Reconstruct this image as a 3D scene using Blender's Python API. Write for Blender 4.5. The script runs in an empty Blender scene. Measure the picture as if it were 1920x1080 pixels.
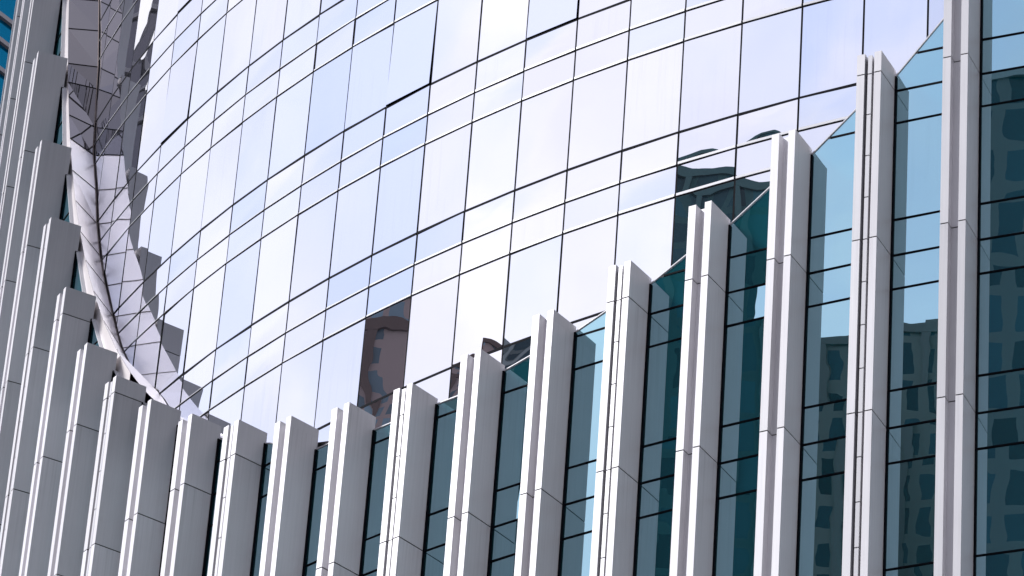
import bpy, math, random
from mathutils import Vector, Matrix
random.seed(11)
C = bpy.context.scene.collection
sc = bpy.context.scene
R_ = math.radians

# ------------------------------------------------------------------ camera
F_PX, PITCH, ROLL = 8613.93, 0.55938, 0.07612
cam_data = bpy.data.cameras.new("camera")
cam_data.sensor_width = 36.0
cam_data.lens = 36.0 * F_PX / 1920.0
cam_data.clip_start, cam_data.clip_end = 0.5, 6000.0
cam = bpy.data.objects.new("camera", cam_data)
C.objects.link(cam)
sc.camera = cam
_f = Vector((0, math.cos(PITCH), math.sin(PITCH)))
_r0 = Vector((1, 0, 0)); _u0 = Vector((0, -math.sin(PITCH), math.cos(PITCH)))
_r = _r0 * math.cos(ROLL) + _u0 * math.sin(ROLL)
_u = _u0 * math.cos(ROLL) - _r0 * math.sin(ROLL)
cam.matrix_world = Matrix(((_r.x, _u.x, -_f.x, 0), (_r.y, _u.y, -_f.y, 0), (_r.z, _u.z, -_f.z, 0), (0, 0, 0, 1)))

# ------------------------------------------------------------------ sky, sun, exposure
SUN_AZ, SUN_EL = -90.0, 43.0          # azimuth from +Y towards +X
sc.view_settings.view_transform = 'Standard'
sc.view_settings.look = 'None'
sc.view_settings.exposure = 0.0
sc.view_settings.gamma = 1.0
world = bpy.data.worlds.new("World"); sc.world = world
world.use_nodes = True
nt = world.node_tree; nt.nodes.clear()
def N(t, kind, **kw):
    n = t.nodes.new(kind)
    for k, v in kw.items(): setattr(n, k, v)
    return n
sky = N(nt, 'ShaderNodeTexSky', sky_type='NISHITA')
sky.sun_disc = False
sky.sun_elevation = R_(SUN_EL); sky.sun_rotation = R_(SUN_AZ)
bg1 = N(nt, 'ShaderNodeBackground'); bg1.inputs['Strength'].default_value = 0.12
nt.links.new(sky.outputs[0], bg1.inputs['Color'])
tc = N(nt, 'ShaderNodeTexCoord')
mp = N(nt, 'ShaderNodeMapping'); mp.inputs['Scale'].default_value = (1.0, 1.0, 1.9); mp.inputs['Location'].default_value = (0.35, 0.1, 0.2)
nt.links.new(tc.outputs['Generated'], mp.inputs['Vector'])
nz = N(nt, 'ShaderNodeTexNoise'); nz.inputs['Scale'].default_value = 3.2; nz.inputs['Detail'].default_value = 7; nz.inputs['Roughness'].default_value = 0.55
nz.inputs['Distortion'].default_value = 0.4
nt.links.new(mp.outputs[0], nz.inputs['Vector'])
rp = N(nt, 'ShaderNodeValToRGB')
rp.color_ramp.elements[0].position = 0.40; rp.color_ramp.elements[0].color = (0.72, 0.72, 0.72, 1)
rp.color_ramp.elements[1].position = 0.55; rp.color_ramp.elements[1].color = (1, 1, 1, 1)
nt.links.new(nz.outputs[0], rp.inputs[0])
nz2 = N(nt, 'ShaderNodeTexNoise'); nz2.inputs['Scale'].default_value = 7.0; nz2.inputs['Detail'].default_value = 6
nt.links.new(mp.outputs[0], nz2.inputs['Vector'])
rp2 = N(nt, 'ShaderNodeValToRGB')
rp2.color_ramp.elements[0].position = 0.35; rp2.color_ramp.elements[0].color = (0.81, 0.81, 0.945, 1)
rp2.color_ramp.elements[1].position = 0.62; rp2.color_ramp.elements[1].color = (1.0, 0.99, 1.10, 1)
nt.links.new(nz2.outputs[0], rp2.inputs[0])
bg2 = N(nt, 'ShaderNodeBackground'); bg2.inputs['Strength'].default_value = 1.05
nt.links.new(rp2.outputs[0], bg2.inputs['Color'])
# the cloud deck is brightest on the sun's side of the sky and dull grey opposite it
vd = N(nt, 'ShaderNodeVectorMath', operation='DOT_PRODUCT'); vd.inputs[1].default_value = (math.sin(R_(-66)), math.cos(R_(-66)), 0.48)
nt.links.new(tc.outputs['Generated'], vd.inputs[0])
gr = N(nt, 'ShaderNodeMapRange', interpolation_type='SMOOTHSTEP'); gr.inputs['From Min'].default_value = -0.22; gr.inputs['From Max'].default_value = 0.90
gr.inputs['To Min'].default_value = 0.42; gr.inputs['To Max'].default_value = 1.20
nt.links.new(vd.outputs['Value'], gr.inputs['Value']); nt.links.new(gr.outputs[0], bg2.inputs['Strength'])
mx = N(nt, 'ShaderNodeMixShader')
# ragged openings in the cloud where pale blue shows
nz3 = N(nt, 'ShaderNodeTexNoise'); nz3.inputs['Scale'].default_value = 9.0; nz3.inputs['Detail'].default_value = 5
nt.links.new(tc.outputs['Generated'], nz3.inputs['Vector'])
jit = N(nt, 'ShaderNodeVectorMath', operation='MULTIPLY_ADD'); jit.inputs[1].default_value = (0.30, 0.30, 0.22); jit.inputs[2].default_value = (-0.15, -0.15, -0.11)
nt.links.new(nz3.outputs['Color'], jit.inputs[0])
jv = N(nt, 'ShaderNodeVectorMath', operation='ADD'); nt.links.new(tc.outputs['Generated'], jv.inputs[0]); nt.links.new(jit.outputs[0], jv.inputs[1])
mask = rp.outputs[0]
for az_, el_, rad_, depth_ in ((-82, 36.3, 9.5, 0.62), (-122, 36.6, 5.5, 0.7), (-134, 37.0, 6, 0.4), (-111, 32.0, 4.5, 0.5), (-68, 31.0, 4, 0.45), (-98, 36.5, 5, 0.5), (-110, 48, 12, .6), (-60, 62, 16, .6)):
    dd = N(nt, 'ShaderNodeVectorMath', operation='DISTANCE'); nt.links.new(jv.outputs[0], dd.inputs[0])
    dd.inputs[1].default_value = (math.sin(R_(az_)) * math.cos(R_(el_)), math.cos(R_(az_)) * math.cos(R_(el_)), math.sin(R_(el_)))
    ho = N(nt, 'ShaderNodeMapRange', interpolation_type='SMOOTHSTEP'); ho.inputs['From Min'].default_value = R_(rad_) * .35; ho.inputs['From Max'].default_value = R_(rad_)
    ho.inputs['To Min'].default_value = 1 - depth_; ho.inputs['To Max'].default_value = 1.0
    nt.links.new(dd.outputs['Value'], ho.inputs['Value'])
    mu = N(nt, 'ShaderNodeMath', operation='MULTIPLY'); nt.links.new(mask, mu.inputs[0]); nt.links.new(ho.outputs[0], mu.inputs[1]); mask = mu.outputs[0]
mc = N(nt, 'ShaderNodeMix', data_type='RGBA'); mc.inputs[6].default_value = (0.55, 0.67, 1.04, 1)
nt.links.new(mask, mc.inputs[0]); nt.links.new(rp2.outputs[0], mc.inputs[7])
wm = N(nt, 'ShaderNodeMix', data_type='RGBA'); wm.inputs[6].default_value = (1.0, 0.95, 0.94, 1); wm.inputs[7].default_value = (1, 1, 1, 1)
nt.links.new(gr.outputs[0], wm.inputs[0])
mm_ = N(nt, 'ShaderNodeMix', data_type='RGBA', blend_type='MULTIPLY'); mm_.inputs[0].default_value = 1.0
nt.links.new(mc.outputs[2], mm_.inputs[6]); nt.links.new(wm.outputs[2], mm_.inputs[7]); nt.links.new(mm_.outputs[2], bg2.inputs['Color'])
mx.inputs[0].default_value = 0.88
nt.links.new(bg1.outputs[0], mx.inputs[1]); nt.links.new(bg2.outputs[0], mx.inputs[2])
wo = N(nt, 'ShaderNodeOutputWorld'); nt.links.new(mx.outputs[0], wo.inputs['Surface'])

sd = bpy.data.lights.new("sun", 'SUN'); sd.energy = 5.0; sd.angle = R_(10); sd.color = (1.0, 0.99, 0.99)
sun = bpy.data.objects.new("sun", sd); C.objects.link(sun)
_s = Vector((math.sin(R_(SUN_AZ)) * math.cos(R_(SUN_EL)), math.cos(R_(SUN_AZ)) * math.cos(R_(SUN_EL)), math.sin(R_(SUN_EL))))
sun.rotation_euler = _s.to_track_quat('Z', 'Y').to_euler()
sun.location = (-60, 20, 150)
sc.cycles.max_bounces = 10; sc.cycles.glossy_bounces = 8
sc.cycles.use_denoising = True
sc.cycles.caustics_reflective = False
sc.cycles.sample_clamp_indirect = 4

# ------------------------------------------------------------------ materials
def newmat(name):
    m = bpy.data.materials.new(name); m.use_nodes = True
    t = m.node_tree; t.nodes.clear()
    o = N(t, 'ShaderNodeOutputMaterial')
    return m, t, o
def wobble(t, scale, dist, strength=1.0, squash=1.0):
    """gentle waviness of float glass, in metres of the object's own space"""
    co = N(t, 'ShaderNodeTexCoord')
    mpn = N(t, 'ShaderNodeMapping'); mpn.inputs['Scale'].default_value = (scale, scale, scale * squash)
    t.links.new(co.outputs['Object'], mpn.inputs['Vector'])
    nn = N(t, 'ShaderNodeTexNoise'); nn.inputs['Scale'].default_value = 1.0; nn.inputs['Detail'].default_value = 1.5
    t.links.new(mpn.outputs[0], nn.inputs['Vector'])
    b = N(t, 'ShaderNodeBump'); b.inputs['Strength'].default_value = strength; b.inputs['Distance'].default_value = dist
    t.links.new(nn.outputs[0], b.inputs['Height'])
    return b
def glass(name, tint, base, fac, wob_scale, wob, squash=1.0, dirt=0.0, vary=None):
    m, t, o = newmat(name)
    b = wobble(t, wob_scale, wob, squash=squash)
    g = N(t, 'ShaderNodeBsdfGlossy'); g.inputs['Roughness'].default_value = 0.0
    g.inputs['Color'].default_value = (*tint, 1)
    t.links.new(b.outputs[0], g.inputs['Normal'])
    d = N(t, 'ShaderNodeBsdfDiffuse'); d.inputs['Color'].default_value = (*base, 1)
    if vary:
        oi2 = N(t, 'ShaderNodeObjectInfo'); r6 = N(t, 'ShaderNodeMapRange'); r6.inputs['From Min'].default_value = 0.0; r6.inputs['From Max'].default_value = 0.25
        t.links.new(oi2.outputs['Random'], r6.inputs['Value'])
        m7 = N(t, 'ShaderNodeMix', data_type='RGBA'); m7.inputs[6].default_value = (*vary, 1); m7.inputs[7].default_value = (*tint, 1)
        t.links.new(r6.outputs[0], m7.inputs[0]); t.links.new(m7.outputs[2], g.inputs['Color'])
    fr = N(t, 'ShaderNodeLayerWeight'); fr.inputs['Blend'].default_value = 0.25
    mr = N(t, 'ShaderNodeMapRange'); mr.inputs['From Min'].default_value = 0.0; mr.inputs['From Max'].default_value = 1.0
    mr.inputs['To Min'].default_value = fac; mr.inputs['To Max'].default_value = 1.0
    t.links.new(fr.outputs['Fresnel'], mr.inputs['Value'])
    fac_out = mr.outputs[0]
    if dirt > 0:   # faint vertical rain streaks of dust on the outside
        co = N(t, 'ShaderNodeTexCoord'); mpn = N(t, 'ShaderNodeMapping'); mpn.inputs['Scale'].default_value = (9, 9, 0.35)
        t.links.new(co.outputs['Object'], mpn.inputs['Vector'])
        nn = N(t, 'ShaderNodeTexNoise'); nn.inputs['Scale'].default_value = 1.0; nn.inputs['Detail'].default_value = 5; nn.inputs['Roughness'].default_value = .65
        t.links.new(mpn.outputs[0], nn.inputs['Vector'])
        r2 = N(t, 'ShaderNodeMapRange'); r2.inputs['From Min'].default_value = 0.52; r2.inputs['From Max'].default_value = 0.8
        r2.inputs['To Min'].default_value = 0.0; r2.inputs['To Max'].default_value = dirt
        t.links.new(nn.outputs[0], r2.inputs['Value'])
        oi = N(t, 'ShaderNodeObjectInfo'); r3 = N(t, 'ShaderNodeMapRange'); r3.inputs['From Min'].default_value = 0.6; r3.inputs['To Min'].default_value = 0.1
        t.links.new(oi.outputs['Random'], r3.inputs['Value'])
        ml = N(t, 'ShaderNodeMath', operation='MULTIPLY'); t.links.new(r2.outputs[0], ml.inputs[0]); t.links.new(r3.outputs[0], ml.inputs[1])
        sb = N(t, 'ShaderNodeMath', operation='SUBTRACT'); t.links.new(mr.outputs[0], sb.inputs[0]); t.links.new(ml.outputs[0], sb.inputs[1])
        fac_out = sb.outputs[0]
    ms = N(t, 'ShaderNodeMixShader')
    t.links.new(fac_out, ms.inputs[0]); t.links.new(d.outputs[0], ms.inputs[1]); t.links.new(g.outputs[0], ms.inputs[2])
    t.links.new(ms.outputs[0], o.inputs['Surface'])
    return m
def metal(name, col, rough, spec=0.5, metallic=0.0, grain=0.06, coat=0.0, panels=False):
    """coated aluminium sheet with a vertical brushed grain and slight weathering"""
    m, t, o = newmat(name)
    p = N(t, 'ShaderNodeBsdfPrincipled')
    co = N(t, 'ShaderNodeTexCoord')
    mpn = N(t, 'ShaderNodeMapping'); mpn.inputs['Scale'].default_value = (26, 26, 0.5)
    t.links.new(co.outputs['Object'], mpn.inputs['Vector'])
    n1 = N(t, 'ShaderNodeTexNoise'); n1.inputs['Scale'].default_value = 1.0; n1.inputs['Detail'].default_value = 4
    t.links.new(mpn.outputs[0], n1.inputs['Vector'])
    n2 = N(t, 'ShaderNodeTexNoise'); n2.inputs['Scale'].default_value = 0.7; n2.inputs['Detail'].default_value = 3
    t.links.new(co.outputs['Object'], n2.inputs['Vector'])
    ad = N(t, 'ShaderNodeMath', operation='ADD'); t.links.new(n1.outputs[0], ad.inputs[0]); t.links.new(n2.outputs[0], ad.inputs[1])
    mr = N(t, 'ShaderNodeMapRange'); mr.inputs['From Min'].default_value = 0.6; mr.inputs['From Max'].default_value = 1.4
    mr.inputs['To Min'].default_value = 1 - grain; mr.inputs['To Max'].default_value = 1 + grain
    t.links.new(ad.outputs[0], mr.inputs['Value'])
    if panels:   # every storey-high sheet has its own slight tone
        sp = N(t, 'ShaderNodeSeparateXYZ'); t.links.new(co.outputs['Object'], sp.inputs[0])
        sb = N(t, 'ShaderNodeMath', operation='SUBTRACT'); sb.inputs[1].default_value = 44.536; t.links.new(sp.outputs['Z'], sb.inputs[0])
        dv = N(t, 'ShaderNodeMath', operation='DIVIDE'); dv.inputs[1].default_value = 3.9; t.links.new(sb.outputs[0], dv.inputs[0])
        fl = N(t, 'ShaderNodeMath', operation='FLOOR'); t.links.new(dv.outputs[0], fl.inputs[0])
        oi = N(t, 'ShaderNodeObjectInfo')
        cb = N(t, 'ShaderNodeCombineXYZ'); t.links.new(fl.outputs[0], cb.inputs['X']); t.links.new(oi.outputs['Random'], cb.inputs['Y'])
        wn = N(t, 'ShaderNodeTexWhiteNoise', noise_dimensions='2D'); t.links.new(cb.outputs[0], wn.inputs['Vector'])
        r4 = N(t, 'ShaderNodeMapRange'); r4.inputs['To Min'].default_value = 0.92; r4.inputs['To Max'].default_value = 1.06
        t.links.new(wn.outputs['Value'], r4.inputs['Value'])
        # rain streaks that fade down from each joint
        fr_ = N(t, 'ShaderNodeMath', operation='FRACT'); t.links.new(dv.outputs[0], fr_.inputs[0])
        mp5 = N(t, 'ShaderNodeMapping'); mp5.inputs['Scale'].default_value = (14, 14, 0.25); t.links.new(co.outputs['Object'], mp5.inputs['Vector'])
        n5 = N(t, 'ShaderNodeTexNoise'); n5.inputs['Scale'].default_value = 1.0; n5.inputs['Detail'].default_value = 3; t.links.new(mp5.outputs[0], n5.inputs['Vector'])
        m5 = N(t, 'ShaderNodeMapRange'); m5.inputs['From Min'].default_value = 0.5; m5.inputs['From Max'].default_value = 0.75; m5.inputs['To Max'].default_value = 0.16
        t.links.new(n5.outputs[0], m5.inputs['Value'])
        p5 = N(t, 'ShaderNodeMath', operation='POWER'); p5.inputs[1].default_value = 2.5; t.links.new(fr_.outputs[0], p5.inputs[0])
        q5 = N(t, 'ShaderNodeMath', operation='MULTIPLY'); t.links.new(m5.outputs[0], q5.inputs[0]); t.links.new(p5.outputs[0], q5.inputs[1])
        s5 = N(t, 'ShaderNodeMath', operation='SUBTRACT'); t.links.new(r4.outputs[0], s5.inputs[0]); t.links.new(q5.outputs[0], s5.inputs[1])
        m6 = N(t, 'ShaderNodeMath', operation='MULTIPLY'); t.links.new(mr.outputs[0], m6.inputs[0]); t.links.new(s5.outputs[0], m6.inputs[1]); mr = m6
    vm = N(t, 'ShaderNodeVectorMath', operation='SCALE'); vm.inputs[0].default_value = col
    t.links.new(mr.outputs[0], vm.inputs['Scale'])
    t.links.new(vm.outputs[0], p.inputs['Base Color'])
    p.inputs['Roughness'].default_value = rough
    p.inputs['Metallic'].default_value = metallic
    p.inputs['Specular IOR Level'].default_value = spec
    p.inputs['Coat Weight'].default_value = coat
    p.inputs['Coat Roughness'].default_value = 0.15
    t.links.new(p.outputs[0], o.inputs['Surface'])
    return m
M_MAIN = glass("mirror_glass", (0.94, 0.945, 0.985), (0.10, 0.11, 0.15), 0.92, 0.5, 0.0032, dirt=0.06, vary=(0.84, 0.885, 0.97))
M_TEAL = glass("teal_glass", (0.50, 0.78, 0.89), (0.006, 0.13, 0.15), 0.74, 0.6, 0.0016, squash=1.5, dirt=0.03)
M_SHAFT = glass("grey_glass", (0.36, 0.34, 0.36), (0.16, 0.15, 0.16), 0.55, 0.5, 0.004)
M_CLAD = metal("pale_aluminium", (0.78, 0.765, 0.80), 0.46, spec=0.45, metallic=0.15, grain=0.06, panels=True, coat=0.2)
M_GUTTER = metal("satin_pale_sheet", (0.97, 0.91, 0.91), 0.38, spec=0.6, metallic=0.75, grain=0.03)
M_TRIM = metal("trim_aluminium", (0.74, 0.74, 0.79), 0.35, grain=0.03)
M_DARK = metal("dark_gasket", (0.004, 0.0045, 0.008), 0.75, spec=0.06, grain=0.1)
M_BROWN = metal("bronze_joint", (0.40, 0.32, 0.30), 0.5, grain=0.1)
M_RAIL = metal("rail_aluminium", (0.66, 0.65, 0.68), 0.4, metallic=0.3, grain=0.04)

# ------------------------------------------------------------------ mesh builder
class MB:
    def __init__(s): s.v = []; s.f = []; s.m = []; s.sm = []
    def poly(s, pts, mi=0, smooth=False):
        b = len(s.v); s.v += [tuple(p) for p in pts]; s.f.append(tuple(range(b, b + len(pts)))); s.m.append(mi); s.sm.append(smooth)
    def hexa(s, p, mi=0):      # p: 8 points, bottom ring 0-3 counter-clockwise from above, top ring 4-7
        b = len(s.v); s.v += [tuple(q) for q in p]
        for f in ((3, 2, 1, 0), (4, 5, 6, 7), (0, 1, 5, 4), (1, 2, 6, 5), (2, 3, 7, 6), (3, 0, 4, 7)):
            s.f.append(tuple(b + i for i in f)); s.m.append(mi); s.sm.append(False)
    def box(s, x0, y0, z0, x1, y1, z1, mi=0):
        s.hexa([(x0, y0, z0), (x1, y0, z0), (x1, y1, z0), (x0, y1, z0), (x0, y0, z1), (x1, y0, z1), (x1, y1, z1), (x0, y1, z1)], mi)
    def prism(s, plan, z0, z1, mi=0, caps=True):   # plan: list of xy counter-clockwise
        n = len(plan); b = len(s.v)
        s.v += [(p[0], p[1], z0) for p in plan] + [(p[0], p[1], z1) for p in plan]
        for i in range(n):
            j = (i + 1) % n; s.f.append((b + i, b + j, b + n + j, b + n + i)); s.m.append(mi); s.sm.append(False)
        if caps:
            s.f.append(tuple(b + n + i for i in range(n))); s.f.append(tuple(b + i for i in reversed(range(n))))
            s.m += [mi, mi]; s.sm += [False, False]
    def grid(s, fn, nu, nv, mi=0):
        b = len(s.v)
        for j in range(nv + 1):
            for i in range(nu + 1): s.v.append(tuple(fn(i / nu, j / nv)))
        for j in range(nv):
            for i in range(nu):
                a = b + j * (nu + 1) + i
                s.f.append((a, a + 1, a + nu + 2, a + nu + 1)); s.m.append(mi); s.sm.append(True)
    def build(s, name, mats, parent=None):
        me = bpy.data.meshes.new(name); me.from_pydata(s.v, [], s.f)
        mats = mats if isinstance(mats, (list, tuple)) else [mats]
        for m in mats: me.materials.append(m)
        me.polygons.foreach_set('material_index', s.m); me.polygons.foreach_set('use_smooth', s.sm)
        me.update()
        o = bpy.data.objects.new(name, me); C.objects.link(o)
        if parent is not None: o.parent = parent
        return o
def tag(o, label=None, cat=None, group=None, kind=None):
    for k, v in (('label', label), ('category', cat), ('group', group), ('kind', kind)):
        if v: o[k] = v
    return o
def empty(name, loc):
    o = bpy.data.objects.new(name, None); C.objects.link(o); o.location = loc; return o

# ------------------------------------------------------------------ the round glass tower (local space: axis at the origin, z = world z)
CX, CY = 26.33736, 110.76843
GROUND = -1.65
RM, RF, DEP, WID = 39.531, 41.152, 0.782, 0.518
RG = RF - DEP
T0, DT, Z0, FA, FB, H = 0.94675, 0.03571, 57.283, 0.21246, 0.19993, 3.9
T2, DT2, Z2 = 0.49048, 0.0442, 44.536
tower = empty("office_tower", (CX, CY, 0))
tag(tower, "round mirror glass office tower ringed by stepped pale metal fins", "building")
def P(t, r, z): return Vector((-r * math.sin(t), -r * math.cos(t), z))
def nrm(t): return Vector((-math.sin(t), -math.cos(t), 0))
FIN_H = {-17: 67.122, -16: 63.274, -15: 59.938, -14: 56.974, -13: 54.517, -12: 52.769, -11: 51.333, -10: 50.175, -9: 49.278,
         -8: 48.666, -7: 48.317, -6: 48.133, -5: 48.33, -4: 48.685, -3: 49.294, -2: 50.187, -1: 51.392, 0: 52.828}
def arch(k):                       # height of the stepped rim at fin number k
    n = k + 6
    return 48.133 + 0.1198 * n * n + 0.000291 * n ** 4
def fin_h(k): return FIN_H.get(k, min(arch(k), 92.0))
def tk(k): return T2 - k * DT2

TM, MM, LM = 0.031, 0.021, 0.021       # half widths of the dark joints
VJ = 0.023
AJAR = {(0, 4): 0.035, (0, 7): 0.028, (-1, -3): 0.03, (-2, -3): 0.03}
# panes knocked out of plane far enough to mirror the roofs across the street (tilt, radians, negative looks lower)
TILT = {}
def pane_mesh(mb, tl, tr, za, zb, mi_g, mi_d, push=0.0, tilt=0.0, amp=0.0, yaw=0.0, nu=5, nv=7):
    """one flat-ish facet of glass between two mullion angles, with a slight pillow; push swings the bottom out like an ajar vent"""
    a, b = P(tl, RM, 0), P(tr, RM, 0)
    e = (b - a); L = e.length; e /= L
    a2 = a + e * VJ; b2 = b - e * VJ; w = (b2 - a2).length
    n = nrm((tl + tr) / 2)
    h = zb - za
    def fn(u, v):
        p = a2 + e * (w * u); d = amp * 4 * (u * (1 - u) + 0.0) * 4 * v * (1 - v)
        d += (push * (1 - v)) + tilt * h * (v - .5) + yaw * w * (u - .5)
        q = p + n * d; return (q.x, q.y, za + h * v)
    mb.grid(fn, nu, nv, mi_g)
    if push > 0:
        q0, q1, q2, q3 = [Vector(fn(*uv)) for uv in ((0, 0), (1, 0), (1, 1), (0, 1))]
        k = -n * 0.04
        lo = [q0 - n * (push + .02), q1 - n * (push + .02)]
        mb.poly([lo[0], lo[1], q1, q0], mi_d)
        mb.poly([lo[1], q2 - n * .02, q2, q1], mi_d); mb.poly([q3 - n * .02, lo[0], q0, q3], mi_d)
def bar(mb, p, q, up, n, hw, d0, d1, mi=0):
    """box along p-q, half width hw along 'up', from depth d0 to d1 along n"""
    u = up * hw; A = [p - u, q - u, q + u, p + u]
    mb.hexa([A[0] + n * d0, A[1] + n * d0, A[2] + n * d0, A[3] + n * d0, A[0] + n * d1, A[1] + n * d1, A[2] + n * d1, A[3] + n * d1], mi)
UP = Vector((0, 0, 1))
def unit_z(fl):
    zt = Z0 - fl * H                                   # bottom of the tall pane
    return zt + H - (FA + FB) * H, zt, zt - FA * H, zt - (FA + FB) * H
def unit_frame(mb, c, fl, mi=0):
    tl, tr = T0 - (c - 1) * DT, T0 - c * DT
    zt, zT, zM, zL = unit_z(fl)
    a, b = P(tl, RM, 0), P(tr, RM, 0); n = nrm((tl + tr) / 2); e = (b - a).normalized()
    back = -0.03
    mb.poly([a + n * back + UP * zL, b + n * back + UP * zL, b + n * back + UP * zt, a + n * back + UP * zt], mi)
    bar(mb, b + UP * zL, b + UP * zt, e, n, VJ * 0.95, -0.028, -0.006, mi)            # vertical gasket on the right-hand joint
    bar(mb, a + e * VJ + UP * zT, b - e * VJ + UP * zT, UP, n, TM, -0.028, 0.004, mi)  # transom under the tall pane
    for z in (zM, zL): bar(mb, a + e * VJ + UP * z, b - e * VJ + UP * z, UP, n, MM, -0.028, -0.004, mi)
def unit_panes(c, fl, rnd):
    tl, tr = T0 - (c - 1) * DT, T0 - c * DT
    zt, zT, zM, zL = unit_z(fl)
    sill = 0.018 + 0.046 * max(0, min(10, c + 1)) / 10
    out = []
    for kind, za, zb in (('vision', zT + TM, zt - LM), ('upper', zM + MM + sill, zT - TM), ('lower', zL + LM + sill, zM - MM)):
        push = AJAR.get((fl, c), 0) if kind == 'vision' else 0
        ti = TILT.get((fl, c, kind), TILT.get((fl, c), None))
        tilt, yaw = (ti if ti else (rnd.gauss(0, 0.0020), rnd.gauss(0, 0.0065)))
        if kind == 'upper' or kind == 'lower': tilt += 0.001
        out.append((kind, tl, tr, za, zb, push, tilt, yaw, rnd.uniform(-0.0035, 0.0035)))
    return out, sill
def sill_bar(mb, c, z0, hgt, mi):
    tl, tr = T0 - (c - 1) * DT, T0 - c * DT
    a, b = P(tl, RM, 0), P(tr, RM, 0); n = nrm((tl + tr) / 2); e = (b - a).normalized()
    bar(mb, a + e * VJ + UP * (z0 + hgt / 2), b - e * VJ + UP * (z0 + hgt / 2), UP, n, hgt / 2 - 0.002, -0.02, 0.012, mi)

IN_VIEW = set()
for fl, lo, hi in ((-3, -8, -6), (-2, -8, -1), (-1, -7, 4), (0, -5, 12), (1, -3, 14), (2, -1, 12)):
    for c in range(lo, hi + 1): IN_VIEW.add((fl, c))
IN_VIEW |= {(-2, 0), (-1, 5), (0, 13), (-1, -8), (-3, -5), (0, -6)}
rest = MB()
for fl in range(-9, 5):
    for c in range(-17, 27):
        panes, sill = unit_panes(c, fl, random)
        zt, zT, zM, zL = unit_z(fl)
        if (fl, c) in IN_VIEW:
            mb = MB(); unit_frame(mb, c, fl); w = mb.build('window', M_DARK, tower)
            if (fl, c) in AJAR: w['label'] = 'window with its tall pane standing slightly ajar'
            for kind, tl, tr, za, zb, push, tilt, yaw, amp in panes:
                pm = MB(); pane_mesh(pm, tl, tr, za, zb, 0, 1, push, tilt, amp, yaw)
                pm.build('vision_pane' if kind == 'vision' else 'spandrel_pane', [M_MAIN, M_DARK], w)
            for z in (zM + MM, zL + LM):
                sm = MB(); sill_bar(sm, c, z, sill, 0); sm.build('sill_strip', M_TRIM, w)
        else:
            unit_frame(rest, c, fl, 1)
            for kind, tl, tr, za, zb, push, tilt, yaw, amp in panes:
                pane_mesh(rest, tl, tr, za, zb, 0, 1, push, tilt, amp, yaw, nu=3, nv=4)
            for z in (zM + MM, zL + LM): sill_bar(rest, c, z, sill, 2)
tag(rest.build('window_wall', [M_MAIN, M_DARK, M_TRIM], tower), kind='stuff')
# core that closes the tower behind the curtain wall, and its roof
core = MB(); pl = [P(i * 2 * math.pi / 96, RM - 0.12, 0) for i in range(96)][::-1]
core.prism([(p.x, p.y) for p in pl], GROUND, 93.2, 0); core.build('core_wall', M_DARK, tower)
cap = MB(); pl = [P(i * 2 * math.pi / 96, RM + 0.15, 0) for i in range(96)][::-1]
cap.prism([(p.x, p.y) for p in pl], 93.21, 94.6, 0); cap.build('roof_parapet', M_CLAD, tower)

# ------------------------------------------------------------------ the stepped fins
def fin_plan(k, prof):     # prof: (s along the facade to the left, d inward)
    t = tk(k); o = P(t, RF, 0); n = nrm(t); tg = Vector((-math.cos(t), math.sin(t), 0))
    return [((o + tg * s - n * d).x, (o + tg * s - n * d).y) for s, d in prof]
FIN = [(0, 0), (0, DEP), (WID, DEP), (WID, 0), (0.352, 0), (0.352, 0.20), (0.150, 0.20), (0.150, 0)]
CORE = [(0.012, 0.012), (0.012, DEP - .01), (WID - .012, DEP - .01), (WID - .012, 0.012), (0.364, 0.012), (0.364, 0.215), (0.138, 0.215), (0.138, 0.012)]
RAILP = [(0.205, 0.03), (0.205, 0.17), (0.285, 0.17), (0.285, 0.03)]
BACKP = [(0.352, 0.005), (0.352, 0.20), (0.150, 0.20), (0.150, 0.005)]
def ccw(pl):
    a = sum(pl[i][0] * pl[(i + 1) % len(pl)][1] - pl[(i + 1) % len(pl)][0] * pl[i][1] for i in range(len(pl)))
    return pl if a > 0 else pl[::-1]
JG = 0.013
for k in range(-25, 7):
    top = fin_h(k); m = MB(); c_ = MB()
    plan = ccw(fin_plan(k, FIN)); cplan = ccw(fin_plan(k, CORE))
    zj = [Z2 + H * i for i in range(-12, 14)]
    edges = [GROUND] + [z for z in zj if GROUND + 1 < z < top - 0.25] + [top]
    for i in range(len(edges) - 1):
        m.prism(plan, edges[i] + (JG if i else 0), edges[i + 1] - (JG if i < len(edges) - 2 else 0), 0)
    c_.prism(cplan, GROUND + .05, top - .05, 0)
    f = m.build('fin', M_CLAD, tower)
    c_.build('joint_seal', M_DARK, f)
    if k % 3 == 0:
        f['label'] = 'fin with a segmented rail set in its front groove'
        g = MB(); g.prism(ccw(fin_plan(k, [(0.345, 0.165), (0.345, 0.195), (0.157, 0.195), (0.157, 0.165)])), GROUND, top - 0.03, 0); g.build('groove_lining', M_DARK, f)
        r = MB(); rp_ = ccw(fin_plan(k, [(0.205, 0.02), (0.205, 0.155), (0.290, 0.155), (0.290, 0.02)])); z = GROUND
        zz = Z2 - 12 * H
        while zz < top:
            a, b = max(zz + 0.012, GROUND), min(zz + H / 4 - 0.012, top - 0.05)
            if b > a + .02: r.prism(rp_, a, b, 0)
            zz += H / 4
        r.build('track_rail', M_RAIL, f)

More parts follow.
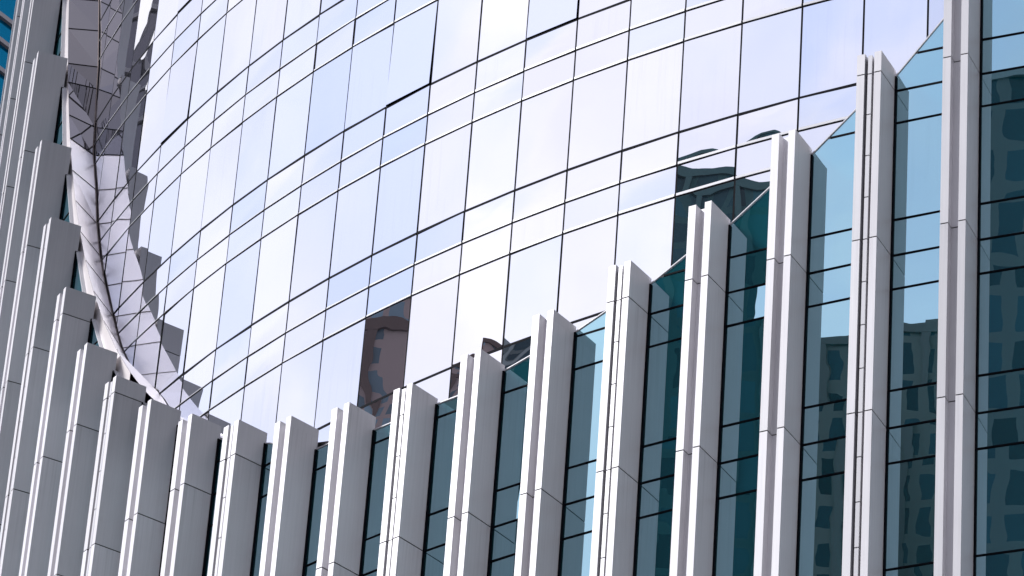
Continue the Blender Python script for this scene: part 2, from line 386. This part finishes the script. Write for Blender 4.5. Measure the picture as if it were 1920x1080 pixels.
# ------------------------------------------------------------------ glass bays between the fins
BAY_TILT = {}
def clip_top(poly, f):
    """keep the part of an (u,z) polygon with z <= f(u)"""
    out = []
    for i in range(len(poly)):
        a, b = poly[i], poly[(i + 1) % len(poly)]
        da, db = f(a[0]) - a[1], f(b[0]) - b[1]
        if da >= 0: out.append(a)
        if (da >= 0) != (db >= 0):
            s = da / (da - db); out.append((a[0] + (b[0] - a[0]) * s, a[1] + (b[1] - a[1]) * s))
    return out
for k in range(-25, 6):
    # from the right side of fin k to the left side of fin k+1
    ta, tb = tk(k), tk(k + 1) + WID / RF
    a, b = P(ta, RG + 0.02, 0), P(tb, RG + 0.02, 0); e = (b - a); w = e.length; e /= w
    n = nrm((ta + tb) / 2)
    ha, hb = fin_h(k) - 0.16, fin_h(k + 1) - 0.16
    lowr = ha < hb
    # the glazing steps: it starts level with the lower fin's top and rises along the rim
    za, zb_ = (ha, ha + (hb - ha) * 0.80) if lowr else (hb + (ha - hb) * 0.80, hb)
    if abs(ha - hb) < 0.35: za = zb_ = min(ha, hb)
    top = lambda u: za + (zb_ - za) * u / w
    bay = MB()
    # dark posts against the fins, transoms, and the back of the glazing
    bd = -0.03
    bay.poly([a + n * bd + UP * GROUND, b + n * bd + UP * GROUND, b + n * bd + UP * (zb_ - .01), a + n * bd + UP * (za - .01)], 1)
    bay.hexa([a - n * .02 + UP * GROUND, a + e * .03 - n * .02 + UP * GROUND, a + e * .03 + n * .05 + UP * GROUND, a + n * .05 + UP * GROUND,
              a - n * .02 + UP * za, a + e * .03 - n * .02 + UP * (za), a + e * .03 + n * .05 + UP * za, a + n * .05 + UP * za], 0)
    zs = []
    for i in range(-12, 14):
        zM = Z2 + i * H; zs += [(zM - FB * H), zM, zM + FA * H]
    for z in zs:
        if z < GROUND + 1 or z > max(za, zb_) - .05: continue
        u0, u1 = 0.03, w
        # where the transom meets the sloping head
        if z > min(za, zb_) - .04:
            s = (z + .04 - za) / (zb_ - za) * w
            if zb_ > za: u0 = max(u0, s)
            else: u1 = min(u1, s)
        if u1 - u0 > .06:
            bar(bay, a + e * u0 + UP * z, a + e * u1 + UP * z, UP, n, 0.019, -0.025, 0.015, 0)
    o = bay.build('bay_window', [M_DARK, M_CLAD], tower)
    # head cap: white coping along the sloping edge
    cp = MB(); p, q = a + UP * (za + .02), b + UP * (zb_ + .02); d = (q - p).normalized(); upv = n.cross(d); upv = upv if upv.z > 0 else -upv
    bar(cp, p, q, upv, n, 0.011, -0.09, 0.025, 0); cp.build('coping', M_TRIM, o)
    zl = [GROUND] + [z for z in zs if z > GROUND + 1] + [200]
    low = MB()
    for i in range(len(zl) - 1):
        z0, z1 = zl[i] + .024, min(zl[i + 1] - .024, 150)
        if z0 > max(za, zb_) - .06: break
        poly = clip_top([(0.03, z0), (w, z0), (w, z1), (0.03, z1)], top)
        if len(poly) < 3: continue
        tilt, yaw = BAY_TILT.get(k, (0.0, 0.0)); tilt += random.gauss(0, .0012); yaw += random.gauss(0, .003)
        zc = (z0 + min(z1, max(za, zb_))) / 2
        pts = [a + e * u + n * (tilt * (z - zc) + yaw * (u - w / 2)) + UP * z for u, z in poly]
        if z1 > 38.5 and z0 < 75:
            g = MB(); g.poly(pts, 0); g.build('pane', M_TEAL, o)
        else: low.poly(pts, 0)
    low.build('lower_glazing', M_TEAL, o)

# ------------------------------------------------------------------ sloping glass gutter between rim and tower
ZIN = [(0.98, 51.2), (1.024, 52.4), (1.046, 53.4), (1.088, 54.7), (1.109, 55.7), (1.13, 57.0), (1.169, 59.4), (1.19, 61.1), (1.209, 63.0), (1.222, 63.9), (1.232, 65.5),
       (1.244, 67.5), (1.268, 69.8), (1.30, 75.5), (1.36, 84.0), (1.42, 92.0), (1.5, 92.5), (1.7, 92.5)]
def zin(t):
    if t <= ZIN[0][0]:
        return arch((T2 - t) / DT2) - 0.65
    for (t0, z0), (t1, z1) in zip(ZIN, ZIN[1:]):
        if t0 <= t <= t1: return z0 + (z1 - z0) * (t - t0) / (t1 - t0)
    return ZIN[-1][1]
def zout(t): return min(arch((T2 - t) / DT2), 91.9) - 0.22
gut = MB(); jt = MB(); shaft = MB()
# low part: a shallow trough behind the rim
ts = [0.30 + i * 0.01 for i in range(0, 76)]
for t0, t1 in zip(ts, ts[1:]):
    gut.poly([P(t0, RM + .015, zin(t0)), P(t1, RM + .015, zin(t1)), P(t1, RG - .06, zout(t1)), P(t0, RG - .06, zout(t0))], 0)
# steep part: flat sheets between level joints, climbing towards the tall fins
def inv(f, z, lo, hi):
    for _ in range(50):
        m_ = (lo + hi) / 2
        if f(m_) < z: lo = m_
        else: hi = m_
    return (lo + hi) / 2
KINK = 63.9
levels = [zin(1.05)] + [54.6, 55.9, 57.2, 58.55, 59.8, 61.1, 62.4, KINK, 64.9, 66.3, 67.1, 68.6, 69.9, 71.2, 72.5, 74, 76, 78, 81, 84, 87, 90]
sk = MB()
prev = None
for z in levels:
    p = P(inv(zin, z, 0.98, 1.42), RM + .015, z); q = P(inv(zout, z + (.15 if z < KINK else 0), 0.85, 1.5), RG - .06, z + (.15 if z < KINK else 0))
    if prev:
        a_, b_ = prev[1] * 1.0, q * 1.0
        sk.poly([a_ - UP * 1.9, b_ - UP * 1.9, b_ - UP * .012, a_ - UP * .012], 0)
        (gut if z <= KINK else shaft).poly([prev[0], p, q, prev[1]], 0)
        nn = (p - prev[0]).cross(q - p).normalized(); nn = nn if nn.y < 0 else -nn
        d = (q - p).normalized()
        bar(jt, p + nn * .003, q + nn * .003, (p - prev[0]).normalized(), nn, 0.020 if abs(z - KINK) < .01 else 0.011, 0.0, 0.008, 1 if z >= KINK else 0)
        bar(jt, prev[0] + nn * .003 + d * .012, p + nn * .003 + d * .012, d, nn, 0.012, 0.0, 0.010, 0)
    prev = (p, q)
go = gut.build('sloped_gutter', M_GUTTER, tower)
sk.build('flashing', M_GUTTER, go)
shaft.build('shaft_wall', M_SHAFT, tower)
jt.build('gutter_joint', [M_BROWN, M_DARK], go)

# ------------------------------------------------------------------ ground and street
def sheet(name, x0, y0, x1, y1, z, mat):
    m = MB(); m.poly([(x0, y0, z), (x1, y0, z), (x1, y1, z), (x0, y1, z)]); return tag(m.build(name, mat), kind='structure')
M_ASPH = metal("asphalt", (0.05, 0.05, 0.052), 0.9, spec=.2, grain=.2)
M_PAVE = metal("paving_stone", (0.075, 0.072, 0.07), 0.85, spec=.2, grain=.15)
sheet('ground', -2500, -2500, 2500, 2500, GROUND - 0.12, M_PAVE)
sheet('road', -400, 18, 400, 32, GROUND - 0.116, M_ASPH)

# ------------------------------------------------------------------ buildings across the street (seen in the glass)
def facade(name, wall, win, sx, sy, frac, gloss=.35):
    m, t, o = newmat(name)
    co = N(t, 'ShaderNodeTexCoord')
    sep = N(t, 'ShaderNodeSeparateXYZ'); t.links.new(co.outputs['Object'], sep.inputs[0])
    ad = N(t, 'ShaderNodeMath', operation='ADD'); t.links.new(sep.outputs['X'], ad.inputs[0]); t.links.new(sep.outputs['Y'], ad.inputs[1])
    cb = N(t, 'ShaderNodeCombineXYZ'); t.links.new(ad.outputs[0], cb.inputs['X']); t.links.new(sep.outputs['Z'], cb.inputs['Y'])
    br = N(t, 'ShaderNodeTexBrick'); br.offset = 0.0; br.squash = 1.0
    br.inputs['Scale'].default_value = 1.0; br.inputs['Brick Width'].default_value = sx; br.inputs['Row Height'].default_value = sy
    br.inputs['Mortar Size'].default_value = frac; br.inputs['Mortar Smooth'].default_value = 0.0
    br.inputs['Color1'].default_value = (*win, 1); br.inputs['Color2'].default_value = (*[x * 3.2 for x in win], 1); br.inputs['Mortar'].default_value = (*wall, 1)
    t.links.new(cb.outputs[0], br.inputs['Vector'])
    p = N(t, 'ShaderNodeBsdfPrincipled'); t.links.new(br.outputs['Color'], p.inputs['Base Color'])
    rr = N(t, 'ShaderNodeMapRange'); rr.inputs['To Min'].default_value = 0.08; rr.inputs['To Max'].default_value = 0.8
    t.links.new(br.outputs['Fac'], rr.inputs['Value']); t.links.new(rr.outputs[0], p.inputs['Roughness'])
    p.inputs['Specular IOR Level'].default_value = gloss
    t.links.new(p.outputs[0], o.inputs['Surface'])
    return m
RP = [(-50, -8.7, 92), (-60, -7.2, 89.8), (-76, -4.8, 85), (-93, -1.2, 81.3), (-105, 1.5, 79), (-118, 4.6, 76.8), (-131, 7.8, 74.9), (-150, 10, 74)]
def refl_pt(az):
    az = max(-150, min(-50, az))
    for (a0, x0, y0), (a1, x1, y1) in zip(RP, RP[1:]):
        if a1 <= az <= a0:
            s = (az - a0) / (a1 - a0); return Vector((x0 + (x1 - x0) * s, y0 + (y1 - y0) * s, 49.5))
def city_block(name, label, az0, az1, el, D, depth, mat, trim, steps=()):
    am = (az0 + az1) / 2; c = refl_pt(am); dirv = Vector((math.sin(R_(am)), math.cos(R_(am)), 0)); c = Vector((-11, 98, 64)) if am > 0 else c; sd_ = Vector((dirv.y, -dirv.x, 0))
    D *= 2.0; depth *= 1.5
    w = 2 * D * math.tan(R_(abs(az1 - az0) / 2)); h = 49.5 + D * math.tan(R_(el)) - GROUND
    root = empty(name, (c.x + dirv.x * D, c.y + dirv.y * D, GROUND)); root.rotation_euler = (0, 0, math.atan2(sd_.y, sd_.x))
    tag(root, label, "building")
    m = MB(); m.box(-w / 2, 0, 0, w / 2, depth, h - .9); m.build('wall', mat, root)
    m = MB(); m.box(-w / 2 - .25, -.25, h - .9, w / 2 + .25, depth + .25, h); m.build('parapet', trim, root)
    for (x0, x1, dy, hh) in steps:
        m = MB(); m.box(x0 * w, dy, h + .003, x1 * w, dy + depth * .5, h + hh); m.build('rooftop_room', mat, root)
        m = MB(); m.box(x0 * w - .2, dy - .2, h + hh, x1 * w + .2, dy + depth * .5 + .2, h + hh + .5); m.build('cornice', trim, root)
    for j in range(5):
        x = -w / 2 + (j + .5) * w / 5
        m = MB(); m.box(x - .3, -.3, 0, x + .3, 0.0, h - .95); m.build('pilaster', trim, root)
    return root
F_BROWN = facade("brown_brick_facade", (0.48, 0.385, 0.38), (0.11, 0.16, 0.20), 1.5, 2.4, 0.34)
F_DARK = facade("dark_glass_facade", (0.17, 0.21, 0.215), (0.012, 0.04, 0.055), 2.6, 3.4, 0.45)
F_TEAL = facade("teal_glass_facade", (0.05, 0.15, 0.16), (0.01, 0.06, 0.075), 2.6, 3.4, 0.4)
M_T4 = metal("teal_panel", (0.06, 0.17, 0.18), .5)
F_STONE = facade("stone_facade", (0.24, 0.24, 0.22), (0.012, 0.03, 0.04), 1.7, 2.9, 0.4)
M_T1 = metal("brown_stone", (0.17, 0.12, 0.11), .8); M_T2 = metal("pale_panel", (0.36, 0.42, 0.43), .5); M_T3 = metal("grey_stone", (0.22, 0.21, 0.2), .8)
city_block('brick_tower', 'brown brick tower with a stepped top mirrored in one pane', -81, -86.5, 31.6, 120, 22, F_BROWN, M_T1, ((-.35, .1, 1, 3.0),))
city_block('gabled_tower', 'brown stone tower with narrow rooftop rooms mirrored low in the glass', -90.5, -95.5, 31.0, 110, 20, F_BROWN, M_T1, ((-.45, -.1, 1, 2.2), (.1, .3, 2, 1.2)))
city_block('blue_tower', 'dark blue glass tower mirrored beside the brown stone one', -96.3, -101, 31.6, 115, 20, F_DARK, M_T2, ((-.3, .3, 2, 1.5),))
city_block('long_block', 'long low dark office block mirrored in the lower bays', -58, -101.5, 29.4, 135, 24, F_DARK, M_T2, ((-.3, -.2, 3, 2.0), (.1, .16, 3, 2.5)))
city_block('dark_tower', 'tall dark teal tower mirrored beside the fins', -110.5, -120, 34.2, 100, 25, F_TEAL, M_T4, ())
city_block('stone_block', 'grey stone block with flat roof mirrored in the right bays', -120.6, -130.3, 31.15, 105, 25, F_STONE, M_T3, ((-.4, -.1, 2, 1.6),))
city_block('stone_block', 'grey stone block with a low attic mirrored beside the last fin', -131.0, -136, 31.3, 112, 25, F_STONE, M_T3, ((.0, .4, 2, 1.2),))
city_block('corner_tower', 'tallest dark tower mirrored at the right edge', -134.5, -152, 35.6, 95, 28, F_DARK, M_T2, ())

# ------------------------------------------------------------------ blue glazed neighbour beyond the fins at the left
M_BLUE = glass("blue_glass", (0.02, 0.42, 0.72), (0.0, 0.17, 0.36), 0.6, 0.5, 0.006)
M_BAND = metal("pale_band", (0.55, 0.53, 0.56), .5)
nb = empty('glass_block', (-22.6, 146.0, GROUND))
tag(nb, "distant office block with bright blue glass and pale bands at the left edge", "building")
nb.rotation_euler = (0, 0, R_(90 - 38))
# local x runs along the facade (away from the camera), facade faces local -y
m = MB(); m.box(-27, 0.2, 0, 30, 20, 134.0); m.build('wall', M_BAND, nb)
m = MB(); m.box(-27.4, -.3, 134.003, 30.4, 20.4, 135.2); m.build('parapet', M_BAND, nb)
M_GREYWIN = glass('grey_tinted_glass', (0.42, 0.41, 0.45), (0.20, 0.19, 0.21), 0.45, 0.5, 0.004)
ww = MB()
for i in range(-18, 7):
    for za, zb in ((0, 2.54), (2.54, 3.80), (3.80, 4.90)):
        z = 98.7 - GROUND + 4.9 * i + za; h = zb - za
        for x0 in (-27, -20, -13) if i >= -4 else (-27, -20, -13, -6, 1):
            mi = 0 if x0 < -10 else 1
            ww.poly([(x0 + .06, 0.06, z + .10), (x0 + 6.94, 0.06, z + .10), (x0 + 6.94, 0.06, z + h - .10), (x0 + .06, 0.06, z + h - .10)], mi)
            ww.box(x0 + .003, -0.10, z - .097, x0 + 6.997, 0.197, z + .097, 2)
        for x0 in (-6, 1) if i >= -4 else ():
            f = MB(); f.poly([(x0 + .06, 0.06, z + .10), (x0 + 6.94, 0.06, z + .10), (x0 + 6.94, 0.06, z + h - .10), (x0 + .06, 0.06, z + h - .10)]); w_ = f.build('window', M_BLUE, nb)
            s_ = MB(); s_.box(x0 + .003, -0.10, z - .097, x0 + 6.997, 0.197, z + .097); s_.build('sill', M_BAND, w_)
tag(ww.build('window_wall', [M_GREYWIN, M_BLUE, M_BAND], nb), kind='stuff')
city_block('added_dark_slab', 'tall plain unseen slab added to darken the reflection in the grey corner glass', 135, 166, 45, 90, 25, F_DARK, M_T2, ())  # unseen block behind the camera, added so the corner glass mirrors something dark
